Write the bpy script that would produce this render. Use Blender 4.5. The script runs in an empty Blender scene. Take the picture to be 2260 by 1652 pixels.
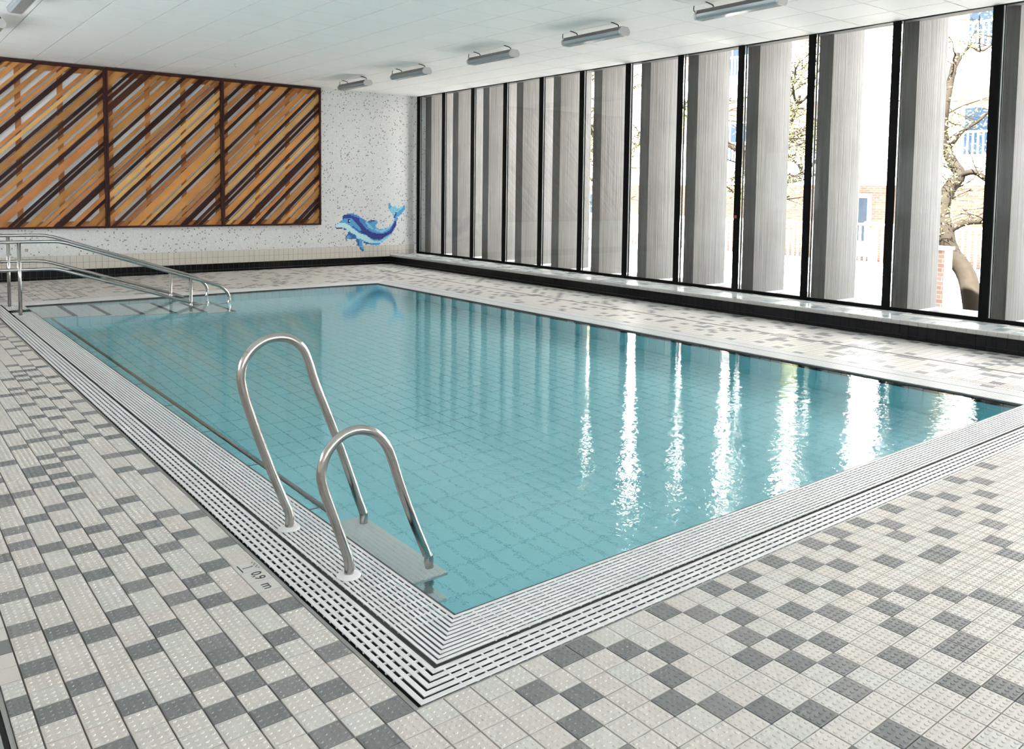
import bpy, math, random
import numpy as np
from mathutils import Vector

# ------------------------------------------------------------------ camera, sky, sun, exposure
SC = bpy.context.scene
COL = SC.collection
FPX, CYPX = 1827.18, 548.4
CAM_LOC = (-1.7436, -2.5266, 1.6)
CAM_ROT = tuple(math.radians(a) for a in (86.1922, -0.7235, -38.2894))
cam = bpy.data.cameras.new('camera')
cam_ob = bpy.data.objects.new('camera', cam); COL.objects.link(cam_ob)
cam_ob.location = CAM_LOC; cam_ob.rotation_euler = CAM_ROT
cam.sensor_fit = 'HORIZONTAL'; cam.sensor_width = 36.0; cam.lens = FPX*36.0/2260.0
cam.shift_y = -(826.0-CYPX)/2260.0
cam.clip_start = 0.05; cam.clip_end = 300
SC.camera = cam_ob

world = bpy.data.worlds.new('sky'); SC.world = world; world.use_nodes = True
bg = world.node_tree.nodes['Background']
bg.inputs['Color'].default_value = (0.89, 0.94, 1.0, 1); bg.inputs['Strength'].default_value = 2.5

sun = bpy.data.lights.new('sun', 'SUN'); sun.energy = 36.0; sun.angle = math.radians(0.6); sun.color = (1.0, 0.985, 0.96)
sun_ob = bpy.data.objects.new('sun', sun); COL.objects.link(sun_ob)
sun_ob.rotation_euler = Vector((0.62, 0.22, -0.75)).to_track_quat('-Z', 'Y').to_euler()

SC.view_settings.view_transform = 'Standard'; SC.view_settings.look = 'None'
SC.view_settings.gamma = 1.0; SC.view_settings.use_curve_mapping = False
SC.view_settings.exposure = 2.55
cy = SC.cycles
cy.max_bounces = 20; cy.diffuse_bounces = 9; cy.glossy_bounces = 8; cy.transmission_bounces = 12; cy.transparent_max_bounces = 16
cy.sample_clamp_indirect = 12.0; cy.use_denoising = True

# ------------------------------------------------------------------ helpers
_R = np.array(cam_ob.rotation_euler.to_matrix())
_C = np.array(CAM_LOC)
def project(P):
    q = (np.atleast_2d(P)-_C) @ _R
    d = np.maximum(-q[:, 2], 1e-3)
    uv = np.stack([1130+FPX*q[:, 0]/d, CYPX-FPX*q[:, 1]/d], 1)
    uv[-q[:, 2] < 0.05] = -9999
    return uv

def tag(o, label=None, cat=None, group=None, kind=None):
    if label: o['label'] = label
    if cat: o['category'] = cat
    if group: o['group'] = group
    if kind: o['kind'] = kind
    return o

def link(o, parent=None):
    COL.objects.link(o)
    if parent is not None: o.parent = parent
    return o

def empty(name, loc=(0, 0, 0)):
    o = bpy.data.objects.new(name, None); o.empty_display_size = 0.1
    o.location = loc; COL.objects.link(o); return o

def fast_mesh(name, verts, faces, mats=(), midx=None, smooth=False):
    """verts (n,3) array; faces: list of (k-gon index arrays shape (m,k))."""
    me = bpy.data.meshes.new(name)
    verts = np.asarray(verts, np.float32)
    me.vertices.add(len(verts)); me.vertices.foreach_set('co', verts.ravel())
    loops = np.concatenate([np.asarray(f, np.int32).ravel() for f in faces])
    sizes = np.concatenate([np.full(len(f), np.asarray(f).shape[1], np.int32) for f in faces])
    starts = np.concatenate([[0], np.cumsum(sizes)[:-1]]).astype(np.int32)
    me.loops.add(len(loops)); me.loops.foreach_set('vertex_index', loops)
    me.polygons.add(len(sizes)); me.polygons.foreach_set('loop_start', starts)
    try: me.polygons.foreach_set('loop_total', sizes)
    except Exception: pass
    for m in mats: me.materials.append(m)
    if midx is not None: me.polygons.foreach_set('material_index', np.asarray(midx, np.int32))
    me.polygons.foreach_set('use_smooth', np.full(len(sizes), smooth, bool))
    me.update(calc_edges=True); me.validate()
    return me

class MB:
    """collects boxes, prisms and tubes into one mesh object"""
    def __init__(s): s.v = []; s.f = []; s.sm = []
    def add(s, vs, fs, smooth=False):
        b = len(s.v); s.v += [tuple(v) for v in vs]
        for f in fs: s.f.append(tuple(i+b for i in f)); s.sm.append(smooth)
        return s
    def box(s, x0, x1, y0, y1, z0, z1):
        vs = [(x0,y0,z0),(x1,y0,z0),(x1,y1,z0),(x0,y1,z0),(x0,y0,z1),(x1,y0,z1),(x1,y1,z1),(x0,y1,z1)]
        return s.add(vs, [(0,3,2,1),(4,5,6,7),(0,1,5,4),(1,2,6,5),(2,3,7,6),(3,0,4,7)])
    def prism(s, poly, ax, a, b):
        """poly: 2D points in the two axes other than ax, extruded from a to b along ax"""
        n = len(poly); vs = []
        for t in (a, b):
            for p in poly:
                q = list(p); q.insert(ax, t); vs.append(tuple(q))
        fs = [tuple(range(n)), tuple(range(2*n-1, n-1, -1))]
        for i in range(n): fs.append((i, n+i, n+(i+1) % n, (i+1) % n))
        return s.add(vs, fs)
    def tube(s, pts, r, n=12, caps=True):
        pts = [Vector(p) for p in pts]; m = len(pts)
        rs = r if isinstance(r, (list, tuple)) else [r]*m
        ts = []
        for i in range(m):
            t = (pts[min(i+1, m-1)]-pts[max(i-1, 0)]); ts.append(t.normalized())
        up = Vector((0, 0, 1)) if abs(ts[0].z) < .9 else Vector((1, 0, 0))
        u = ts[0].cross(up).normalized(); vs = []
        for i in range(m):
            u = (u-ts[i]*u.dot(ts[i])).normalized(); w = ts[i].cross(u)
            for k in range(n):
                a = 2*math.pi*k/n
                vs.append(tuple(pts[i]+(u*math.cos(a)+w*math.sin(a))*rs[i]))
        b = len(s.v); s.v += vs
        for i in range(m-1):
            for k in range(n):
                s.f.append((b+i*n+k, b+i*n+(k+1) % n, b+(i+1)*n+(k+1) % n, b+(i+1)*n+k)); s.sm.append(True)
        if caps:
            s.f.append(tuple(b+k for k in reversed(range(n)))); s.sm.append(False)
            s.f.append(tuple(b+(m-1)*n+k for k in range(n))); s.sm.append(False)
        return s
    def lathe(s, c, prof, n=24):
        """prof: (r,z) list, axis vertical through c"""
        b = len(s.v)
        for r, z in prof:
            for k in range(n):
                a = 2*math.pi*k/n; s.v.append((c[0]+r*math.cos(a), c[1]+r*math.sin(a), c[2]+z))
        for i in range(len(prof)-1):
            for k in range(n):
                s.f.append((b+i*n+k, b+i*n+(k+1) % n, b+(i+1)*n+(k+1) % n, b+(i+1)*n+k)); s.sm.append(True)
        return s
    def build(s, name, mat, parent=None, loc=None):
        me = bpy.data.meshes.new(name); me.from_pydata(s.v, [], s.f)
        if mat: me.materials.append(mat)
        me.polygons.foreach_set('use_smooth', s.sm); me.update()
        o = bpy.data.objects.new(name, me); link(o, parent)
        return o

def spline(pts, n=6):
    """Catmull-Rom through pts"""
    P = [Vector(p) for p in pts]; out = []
    for i in range(len(P)-1):
        p0 = P[max(i-1, 0)]; p1 = P[i]; p2 = P[i+1]; p3 = P[min(i+2, len(P)-1)]
        for k in range(n):
            t = k/n
            out.append(0.5*((2*p1)+(p2-p0)*t+(2*p0-5*p1+4*p2-p3)*t*t+(3*p1-p0-3*p2+p3)*t**3))
    out.append(P[-1]); return out

# ---- materials
class NT:
    def __init__(s, name):
        s.m = bpy.data.materials.new(name); s.m.use_nodes = True
        s.t = s.m.node_tree; s.n = s.t.nodes; s.b = s.n['Principled BSDF']; s.out = s.n['Material Output']
    def new(s, typ, **kw):
        n = s.n.new(typ)
        for k, v in kw.items():
            if k.startswith('i_'): 
                key = k[2:]
                n.inputs[int(key) if key.isdigit() else key].default_value = v
            else: setattr(n, k, v)
        return n
    def ln(s, a, b): s.t.links.new(a, b)
    def math(s, op, a, b=None, c=None):
        n = s.new('ShaderNodeMath', operation=op)
        for i, x in enumerate((a, b, c)):
            if x is None: continue
            if hasattr(x, 'links') or hasattr(x, 'is_linked'): s.ln(x, n.inputs[i])
            else: n.inputs[i].default_value = x
        return n.outputs[0]
    def mix(s, fac, a, b):
        n = s.new('ShaderNodeMix', data_type='RGBA')
        for sock, x in ((n.inputs['Factor'], fac), (n.inputs[6], a), (n.inputs[7], b)):
            if hasattr(x, 'is_linked'): s.ln(x, sock)
            elif isinstance(x, (int, float)): sock.default_value = x
            else: sock.default_value = (*x, 1) if len(x) == 3 else x
        return n.outputs[2]
    def noise(s, vec, scale, detail=3, rough=.55):
        n = s.new('ShaderNodeTexNoise'); n.inputs['Scale'].default_value = scale; n.inputs['Detail'].default_value = detail; n.inputs['Roughness'].default_value = rough
        if vec is not None: s.ln(vec, n.inputs['Vector'])
        return n.outputs['Fac']
    def pos(s): return s.new('ShaderNodeNewGeometry').outputs['Position']
    def sep(s, v):
        n = s.new('ShaderNodeSeparateXYZ'); s.ln(v, n.inputs[0]); return n.outputs
    def comb(s, x, y, z):
        n = s.new('ShaderNodeCombineXYZ')
        for i, a in enumerate((x, y, z)):
            if hasattr(a, 'is_linked'): s.ln(a, n.inputs[i])
            else: n.inputs[i].default_value = a
        return n.outputs[0]
    def ramp(s, fac, lo, hi):
        n = s.new('ShaderNodeMapRange'); n.inputs['From Min'].default_value = lo; n.inputs['From Max'].default_value = hi
        s.ln(fac, n.inputs['Value']); return n.outputs[0]
    def bump(s, h, strength=.2, dist=.01):
        n = s.new('ShaderNodeBump'); n.inputs['Strength'].default_value = strength; n.inputs['Distance'].default_value = dist
        s.ln(h, n.inputs['Height']); s.ln(n.outputs[0], s.b.inputs['Normal']); return n.outputs[0]
    def set(s, base=None, rough=None, metal=None, spec=None):
        if base is not None:
            if hasattr(base, 'is_linked'): s.ln(base, s.b.inputs['Base Color'])
            else: s.b.inputs['Base Color'].default_value = (*base, 1)
        if rough is not None:
            if hasattr(rough, 'is_linked'): s.ln(rough, s.b.inputs['Roughness'])
            else: s.b.inputs['Roughness'].default_value = rough
        if metal is not None: s.b.inputs['Metallic'].default_value = metal
        if spec is not None: s.b.inputs['Specular IOR Level'].default_value = spec
        return s

def plain(name, col, rough=.5, metal=0., var=.06, scale=14., spec=.5, bump=0.):
    m = NT(name); p = m.pos(); f = m.noise(p, scale)
    a = tuple(max(0, c*(1-var)) for c in col); b = tuple(min(1, c*(1+var)) for c in col)
    m.set(m.mix(f, a, b), rough, metal, spec)
    if bump: m.bump(f, bump, .004)
    return m.m

M = {}
M['tile_a'] = plain('deck_tile_light', (.445, .428, .395), .5, var=.05, spec=.22)
M['tile_b'] = plain('deck_tile_warm', (.445, .417, .384), .5, var=.05, spec=.22)
M['tile_c'] = plain('deck_tile_cool', (.436, .43, .40), .5, var=.05, spec=.22)
M['tile_d'] = plain('deck_tile_grey', (.150, .154, .153), .5, var=.08, spec=.22)
M['tile_e'] = plain('deck_tile_mid_grey', (.182, .180, .179), .5, var=.08, spec=.22)
M['grout'] = plain('grout_dark', (.115, .095, .08), .9)
M['marker'] = plain('marker_tile', (.435, .427, .402), .3, var=.03)
M['ink'] = plain('black_print', (.008, .008, .008), .5)
M['white_plastic'] = plain('white_plastic', (.52, .52, .52), .45, var=.03, spec=.2)
M['tread_white'] = plain('white_tread', (.88, .90, .89), .4, var=.02)
M['backing'] = plain('white_backing', (.62, .62, .61), .7, var=.01)
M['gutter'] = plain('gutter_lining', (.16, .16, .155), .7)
M['gutter_shade'] = plain('gutter_bed_shade', (.02, .02, .02), .8)  # light grey gutter, painted near black to stand for shade under the grates
M['rubber'] = plain('dark_edge_strip', (.05, .055, .055), .5)
M['pool_tile'] = plain('pool_tile_turquoise', (.47, .92, .99), .35, var=.012, scale=6)
M['pool_joint'] = plain('pool_joint_teal', (.25, .67, .75), .8)
M['step_tile'] = plain('step_tile_pale', (.80, .88, .87), .4, var=.04)
M['step_nosing'] = plain('step_nosing_dark', (.05, .06, .09), .5)
M['ceiling'] = plain('ceiling_board', (.64, .64, .63), .85, var=.015, scale=3)
M['ceiling_gap'] = plain('ceiling_joint', (.13, .125, .12), .9)
M['plaster'] = plain('pale_plaster', (.60, .59, .57), .8, var=.02, scale=2)
M['brown_wall'] = plain('sand_wall_cladding', (.50, .47, .43), .6, var=.15, scale=3)
M['black_tile'] = plain('black_tile', (.004, .004, .0045), .3, var=.15, spec=.15)
M['light_grout'] = plain('light_grout', (.16, .155, .145), .9)
M['beige_tile'] = plain('beige_wall_tile', (.46, .432, .375), .35, var=.05)
M['bull'] = plain('bench_edge_tile', (.34, .33, .31), .4, var=.06)
M['bench_a'] = plain('bench_tile_white', (.42, .435, .44), .22, var=.04)
M['bench_b'] = plain('bench_tile_blue_grey', (.22, .265, .29), .22, var=.06)
M['black_metal'] = plain('black_frame', (.002, .002, .002), .6, spec=.08)
M['bead'] = plain('pale_glazing_bead', (.70, .70, .69), .4)
M['dark_red_wood'] = plain('dark_frame_wood', (.030, .007, .005), .5, var=.2, spec=.2)
M['lamp_body'] = plain('lamp_housing_grey', (.10, .095, .09), .45)
M['lamp_cap'] = plain('lamp_end_cap', (.36, .355, .35), .4)
M['black_wire'] = plain('black_wire', (.01, .01, .01), .5)
M['vent_metal'] = plain('vent_metal', (.50, .49, .46), .4, metal=.3)
M['drain_steel'] = plain('drain_steel', (.28, .28, .27), .4, metal=.6)
M['red'] = plain('red_plastic', (.5, .02, .02), .4)
M['white_paint'] = plain('white_render', (.85, .84, .82), .8, var=.03)
M['slot_shade'] = plain('opening_shade', (.004, .004, .004), .9)  # near black fill in place of the shade inside slots and openings
M['bark'] = plain('bark', (.012, .0095, .007), .95, var=.3, scale=12, bump=.4, spec=.04)
M['leaf'] = plain('spring_leaf', (.16, .17, .045), .6, var=.25)
M['asphalt'] = plain('pale_paving', (.30, .29, .275), .9, var=.1, scale=3)
M['window_glass_far'] = plain('blue_window_pane', (.010, .022, .040), .15, spec=.3)
M['orange_paint'] = plain('orange_post', (.75, .33, .08), .5)

def mat_lamp_diffuser():
    m = NT('lamp_diffuser'); p = m.sep(m.pos())
    w = m.math('SINE', m.math('MULTIPLY', p[0], 700.))
    m.set((.20, .235, .25), .18); m.bump(w, .15, .002); return m.m
M['diffuser'] = mat_lamp_diffuser()

def mat_steel():
    m = NT('brushed_steel'); p = m.pos()
    f = m.noise(p, 40, 4); g = m.noise(p, 7, 2)
    m.set(m.mix(g, (.35, .33, .31), (.47, .45, .425)), m.math('MULTIPLY_ADD', f, .12, .12), 1.0)
    return m.m
M['steel'] = mat_steel()

def mat_mosaic():
    m = NT('white_mosaic'); P = m.sep(m.pos()); s = 40.
    x = m.math('MULTIPLY', P[0], s); z = m.math('MULTIPLY', P[2], s)
    fx = m.math('FLOOR', x); fz = m.math('FLOOR', z)
    wn = m.new('ShaderNodeTexWhiteNoise', noise_dimensions='2D'); m.ln(m.comb(fx, fz, 0.), wn.inputs['Vector'])
    v = wn.outputs['Value']
    big = m.noise(m.comb(fx, fz, 0.), .09, 1)
    thr = m.math('MULTIPLY_ADD', big, .135, -.012)
    dark = m.math('LESS_THAN', v, thr)
    tint = m.mix(m.math('FRACT', m.math('MULTIPLY', v, 37.)), (.50, .505, .50), (.59, .595, .592))
    grey = m.mix(m.math('FRACT', m.math('MULTIPLY', v, 91.)), (.16, .15, .14), (.28, .265, .25))
    c = m.mix(dark, tint, grey)
    ex = m.math('ABSOLUTE', m.math('SUBTRACT', m.math('FRACT', x), .5)); ez = m.math('ABSOLUTE', m.math('SUBTRACT', m.math('FRACT', z), .5))
    edge = m.math('GREATER_THAN', m.math('MAXIMUM', ex, ez), .44)
    c = m.mix(edge, c, (.42, .415, .40)); m.set(c, .28)
    m.bump(m.math('SUBTRACT', 1., edge), .15, .002)
    return m.m
M['mosaic'] = mat_mosaic()

def mat_wood(name, c1, c2, rough=.45):
    m = NT(name); P = m.sep(m.pos())
    al = m.math('ADD', P[0], P[2]); ac = m.math('SUBTRACT', P[2], P[0])
    r = m.new('ShaderNodeObjectInfo').outputs['Random']
    grain = m.noise(m.comb(m.math('MULTIPLY', al, 2.0), m.math('MULTIPLY_ADD', ac, 30., m.math('MULTIPLY', r, 50.)), 0.), 1.0, 4)
    blot = m.noise(m.comb(m.math('MULTIPLY', al, 2.2), m.math('MULTIPLY', ac, 4.), m.math('MULTIPLY', r, 9.)), 1.2, 3)
    f = m.math('ADD', m.math('MULTIPLY', grain, .45), m.math('MULTIPLY', blot, .75))
    c = m.mix(m.ramp(f, .35, .85), c1, c2)
    hsv = m.new('ShaderNodeHueSaturation'); m.ln(c, hsv.inputs['Color']); m.ln(m.math('MULTIPLY_ADD', r, .32, .70), hsv.inputs['Value'])
    m.set(hsv.outputs[0], rough, spec=.2); m.bump(grain, .08, .003); return m.m
M['wood_l'] = mat_wood('pine_golden', (.50, .245, .070), (.37, .145, .034))
M['wood_o'] = mat_wood('pine_orange', (.45, .195, .062), (.33, .11, .03))
M['wood_p'] = mat_wood('pine_pale', (.58, .36, .135), (.48, .255, .075))
M['wood_d'] = mat_wood('stained_dark', (.030, .007, .004), (.020, .005, .003))
M['wood_b'] = mat_wood('stained_brown', (.065, .019, .008), (.042, .012, .005))

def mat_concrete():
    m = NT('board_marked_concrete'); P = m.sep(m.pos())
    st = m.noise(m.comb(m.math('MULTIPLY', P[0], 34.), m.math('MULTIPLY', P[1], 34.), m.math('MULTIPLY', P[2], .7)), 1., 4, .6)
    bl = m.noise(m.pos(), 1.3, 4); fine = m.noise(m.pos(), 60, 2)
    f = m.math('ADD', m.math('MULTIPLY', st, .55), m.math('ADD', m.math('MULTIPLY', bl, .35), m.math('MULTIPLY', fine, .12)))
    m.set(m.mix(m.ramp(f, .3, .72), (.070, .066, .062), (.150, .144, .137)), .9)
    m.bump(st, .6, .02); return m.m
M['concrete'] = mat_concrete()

def mat_brick(name='red_brick', k=1.):
    m = NT(name); P = m.sep(m.pos())
    b = m.new('ShaderNodeTexBrick'); m.ln(m.comb(P[1], P[2], 0.), b.inputs['Vector'])
    b.inputs['Scale'].default_value = 4.0
    b.inputs['Color1'].default_value = (.115*k, .062*k, .045*k, 1); b.inputs['Color2'].default_value = (.15*k, .09*k, .068*k, 1); b.inputs['Mortar'].default_value = (.17*k, .15*k, .135*k, 1)
    b.inputs['Mortar Size'].default_value = .03; b.inputs['Brick Width'].default_value = .9; b.inputs['Row Height'].default_value = .3
    m.set(b.outputs['Color'], .9); return m.m
M['brick'] = mat_brick(); M['brick_pale'] = mat_brick('pale_brick', 2.6)

def mat_glass():
    m = NT('window_glass'); m.n.remove(m.b)
    fr = m.new('ShaderNodeFresnel'); fr.inputs['IOR'].default_value = 1.45
    tr = m.new('ShaderNodeBsdfTransparent'); tr.inputs['Color'].default_value = (.96, .97, .965, 1)
    gl = m.new('ShaderNodeBsdfGlossy'); gl.inputs['Roughness'].default_value = .02
    mx = m.new('ShaderNodeMixShader'); m.ln(m.math('MULTIPLY', fr.outputs[0], .05), mx.inputs[0]); m.ln(tr.outputs[0], mx.inputs[1]); m.ln(gl.outputs[0], mx.inputs[2])
    m.ln(mx.outputs[0], m.out.inputs['Surface']); return m.m
M['glass'] = mat_glass()

def mat_water():
    m = NT('pool_water'); m.n.remove(m.b)
    p = m.pos()
    n1 = m.noise(p, 9., 2, .5); n2 = m.noise(p, 34., 2, .5); big = m.noise(p, .7, 1)
    h = m.math('ADD', m.math('MULTIPLY', n1, .7), m.math('MULTIPLY', n2, .28))
    P = m.sep(p)
    # the inlet side of the pool (near edge) is a little rougher than the far end
    amt = m.math('ADD', m.math('MULTIPLY', m.ramp(P[1], 2.6, 0.), .30), m.math('MULTIPLY_ADD', big, .10, .05))
    bp = m.new('ShaderNodeBump'); bp.inputs['Distance'].default_value = .011; m.ln(amt, bp.inputs['Strength']); m.ln(h, bp.inputs['Height'])
    fr = m.new('ShaderNodeFresnel'); fr.inputs['IOR'].default_value = 1.33; m.ln(bp.outputs[0], fr.inputs['Normal'])
    rf = m.new('ShaderNodeBsdfRefraction'); rf.inputs['IOR'].default_value = 1.33; rf.inputs['Roughness'].default_value = 0.; rf.inputs['Color'].default_value = (.97, 1., 1., 1)
    m.ln(bp.outputs[0], rf.inputs['Normal'])
    gl = m.new('ShaderNodeBsdfGlossy'); gl.inputs['Roughness'].default_value = .0; m.ln(bp.outputs[0], gl.inputs['Normal'])
    mx = m.new('ShaderNodeMixShader'); m.ln(fr.outputs[0], mx.inputs[0]); m.ln(rf.outputs[0], mx.inputs[1]); m.ln(gl.outputs[0], mx.inputs[2])
    m.ln(mx.outputs[0], m.out.inputs['Surface']); return m.m
M['water'] = mat_water()

# ---- tiles: the ones that show largest become objects, the rest one joined "stuff" part
STUDS = [(-.0375+.025*i, -.0375+.025*j) for i in range(4) for j in range(4)]
def box_arrays(c, h):
    """c (n,3) centres, h (n,3) half sizes -> verts, quads"""
    sg = np.array([(-1,-1,-1),(1,-1,-1),(1,1,-1),(-1,1,-1),(-1,-1,1),(1,-1,1),(1,1,1),(-1,1,1)], float)
    v = (c[:, None, :]+h[:, None, :]*sg[None]).reshape(-1, 3)
    q = np.array([(0,3,2,1),(4,5,6,7),(0,1,5,4),(1,2,6,5),(2,3,7,6),(3,0,4,7)])
    f = (np.arange(len(c))[:, None, None]*8+q[None]).reshape(-1, 4)
    return v, f
def stud_arrays(c, n, off):
    """c (m,3): stud foot centres"""
    a = np.arange(n)*2*np.pi/n
    ring = lambda r, z: np.stack([r*np.cos(a), r*np.sin(a), np.full(n, z)], 1)
    v = (c[:, None, :]+np.concatenate([ring(.0078, -.0005), ring(.0056, .0026)])[None]).reshape(-1, 3)
    k = np.arange(n); q = np.stack([k, (k+1) % n, n+(k+1) % n, n+k], 1)
    b = (np.arange(len(c))*2*n+off)
    return v, (b[:, None, None]+q[None]).reshape(-1, 4), b[:, None]+n+k[None]

_cache = {}
def tile_mesh(name, half, mat, studs):
    key = (name, tuple(round(x, 4) for x in half), mat.name, studs)
    if key in _cache: return _cache[key]
    v, f = box_arrays(np.zeros((1, 3)), np.array([half])); faces = [f]
    if studs:
        c = np.array([(x*half[0]/.05, y*half[1]/.05, half[2]) for x, y in STUDS])
        sv, sq, st = stud_arrays(c, 8, len(v)); v = np.concatenate([v, sv]); faces = [np.concatenate([f, sq]), st]
    me = fast_mesh(name, v, faces, [mat]); _cache[key] = me; return me

def lay(parent, name, items, limit=300, minpx=8., studs=False, stud_dist=8.5):
    """items: list of (cx,cy,cz,hx,hy,hz,mat,full)"""
    if not items: return
    A = np.array([it[:6] for it in items]); c, h = A[:, :3], A[:, 3:6]
    uv = [project(c+h*np.array(s)) for s in ((-1,-1,1),(1,-1,1),(1,1,1),(-1,1,1),(-1,-1,-1),(1,1,-1))]
    U = np.stack(uv, 1); w = U[:, :, 0].max(1)-U[:, :, 0].min(1); hh = U[:, :, 1].max(1)-U[:, :, 1].min(1)
    cc = project(c); inside = (cc[:, 0] > -20) & (cc[:, 0] < 2280) & (cc[:, 1] > -20) & (cc[:, 1] < 1672)
    px = np.sqrt(np.maximum(w*hh, 0)); px[(U < -5000).any((1, 2))] = 0; px[~inside] = 0
    order = np.argsort(-px); single = [i for i in order[:limit] if px[i] >= minpx]
    sset = set(single)
    for i in single:
        it = items[i]
        o = bpy.data.objects.new(name, tile_mesh(name, it[3:6], it[6], studs and it[7])); o.location = it[:3]
        link(o, parent)
    rest = [i for i in range(len(items)) if i not in sset]
    if not rest: return
    mats = []; mi = []
    for i in rest:
        if items[i][6] not in mats: mats.append(items[i][6])
        mi.append(mats.index(items[i][6]))
    mi = np.array(mi); v, f = box_arrays(c[rest], h[rest]); faces = [f]; midx = [np.repeat(mi, 6)]
    if studs:
        d = np.linalg.norm(c[rest]-_C, axis=1)
        wide = (cc[rest][:, 0] > -700) & (cc[rest][:, 0] < 2960) & (cc[rest][:, 1] < 2300)
        ok = [k for k in range(len(rest)) if items[rest[k]][7] and d[k] < stud_dist and wide[k] and items[rest[k]][3] > .045]
        if ok:
            cs = np.concatenate([c[rest][ok]+np.stack([np.full(len(ok), x), np.full(len(ok), y), h[rest][ok][:, 2]], 1) for x, y in STUDS])
            ms = np.tile(mi[ok], 16)
            sv, sq, st = stud_arrays(cs, 6, len(v)); v = np.concatenate([v, sv])
            faces = [np.concatenate([f, sq]), st]; midx = [midx[0], np.repeat(ms, 6), ms]
    me = fast_mesh(name+'_field', v, faces, mats, np.concatenate(midx))
    o = bpy.data.objects.new(name+'_field', me); link(o, parent); tag(o, kind='stuff')

rng = random.Random(5)
ORD = ['first', 'second', 'third', 'fourth', 'fifth', 'sixth', 'seventh', 'eighth', 'ninth', 'tenth', 'eleventh', 'twelfth', 'thirteenth', 'fourteenth', 'fifteenth', 'sixteenth', 'seventeenth']
# ------------------------------------------------------------------ room dimensions (metres)
W, L = 5.385, 10.305            # pool inner size
GX, GXE, GY = .437, .424, .42              # gutter width on the left / near side
GR = .42                        # gutter width right / far
XS, XW, YF, ZC = 7.575, 8.243, 13.683, 3.7517
XL, YN = -3.6, -4.6             # left and near wall
ZS = .2133                      # bench height
TX, TY = .1035, .1015           # deck tile pitch
WATER = -.015

# ------------------------------------------------------------------ floor
b = MB()
zb, zt = -.30, -.006
b.box(XL, XW, YN, -GY, zb, zt); b.box(XL, -GXE, -GY, YF, zb, zt); b.box(W+GR, XW, -GY, YF, zb, zt); b.box(-GX, W+GR, L+GR, YF, zb, zt)
floor = b.build('floor', M['grout']); tag(floor, 'pool deck laid with small studded light and grey tiles', kind='structure')

DARK = {(-10,7),(-10,11),(-9,6),(-9,9),(-9,12),(-9,15),(-9,19),(-8,3),(-8,7),(-8,11),(-8,14),(-8,17),(-8,20),(-8,22),(-8,26),(-7,5),(-7,10),(-7,16),(-7,19),(-7,23),(-6,4),(-6,8),(-6,11),(-6,15),(-6,18),(-6,21),(-6,24),(-6,36),(-6,40),(-5,3),(-5,5),(-5,9),(-5,13),(-5,17),(-5,20),(-5,25),(-5,37),(-5,41),(-5,46),(-5,51),(-4,2),(-4,4),(-4,6),(-4,7),(-4,11),(-4,14),(-4,18),(-4,22),(-4,34),(-4,37),(-4,39),(-4,43),(-4,47),(-4,51),(-4,53),(-4,57),(-3,0),(-3,3),(-3,5),(-3,10),(-3,12),(-3,16),(-3,19),(-3,23),(-3,35),(-3,38),(-3,42),(-3,45),(-3,49),(-3,52),(-3,56),(-3,58),(-3,60),(-3,63),(-2,-1),(-2,2),(-2,6),(-2,9),(-2,13),(-2,17),(-2,20),(-2,36),(-2,40),(-2,44),(-2,48),(-2,54),(-2,57),(-2,60),(-2,62),(-2,68),(-2,72),(-1,0),(-1,4),(-1,8),(-1,15),(-1,19),(-1,35),(-1,38),(-1,42),(-1,46),(-1,50),(-1,53),(-1,56),(-1,61),(-1,65),(-1,70),(-1,73),(-1,76),(0,-3),(0,-1),(2,-5),(3,-6),(3,-4),(3,-2),(4,-3),(5,-1),(6,-5),(6,-1),(7,-6),(7,-4),(7,-2),(8,-7),(8,-3),(9,-8),(10,-9),(10,-5),(10,-1),(11,-10),(11,-8),(11,-6),(11,-4),(11,-2),(12,-11),(12,-7),(12,-5),(12,-3),(13,-11),(13,-9),(13,-6),(13,-1),(14,-8),(14,-4),(14,-2),(15,-10),(15,-5),(15,-1),(16,-9),(16,-7),(16,-3),(17,-6),(17,-4),(17,-1),(18,-8),(18,-5),(18,-2),(19,-10),(19,-6),(19,-3),(20,-7),(20,-1),(21,-8),(21,-4),(21,-2),(22,-1),(23,-5),(24,-5),(24,-3),(24,-1),(25,-2),(26,-7),(26,-4),(27,-6),(27,-1),(29,-5),(29,-3),(30,-1),(31,-4),(31,-2),(33,-3),(34,-1),(35,-2),(38,-1)}
def known(i, j):   # part of the deck whose dark tiles are listed above
    if i < 0: return -10 <= i and ((-1 <= j <= 26) or (34 <= j <= 76 and i >= -6)) and not (i < -7 and j < 2)
    return j < 0 and j >= -9 and i <= 38 and (i > 1-j*0 and j > -9)
CHX = -1.433                                   # right edge of the drain channel in the deck
items = []
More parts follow.
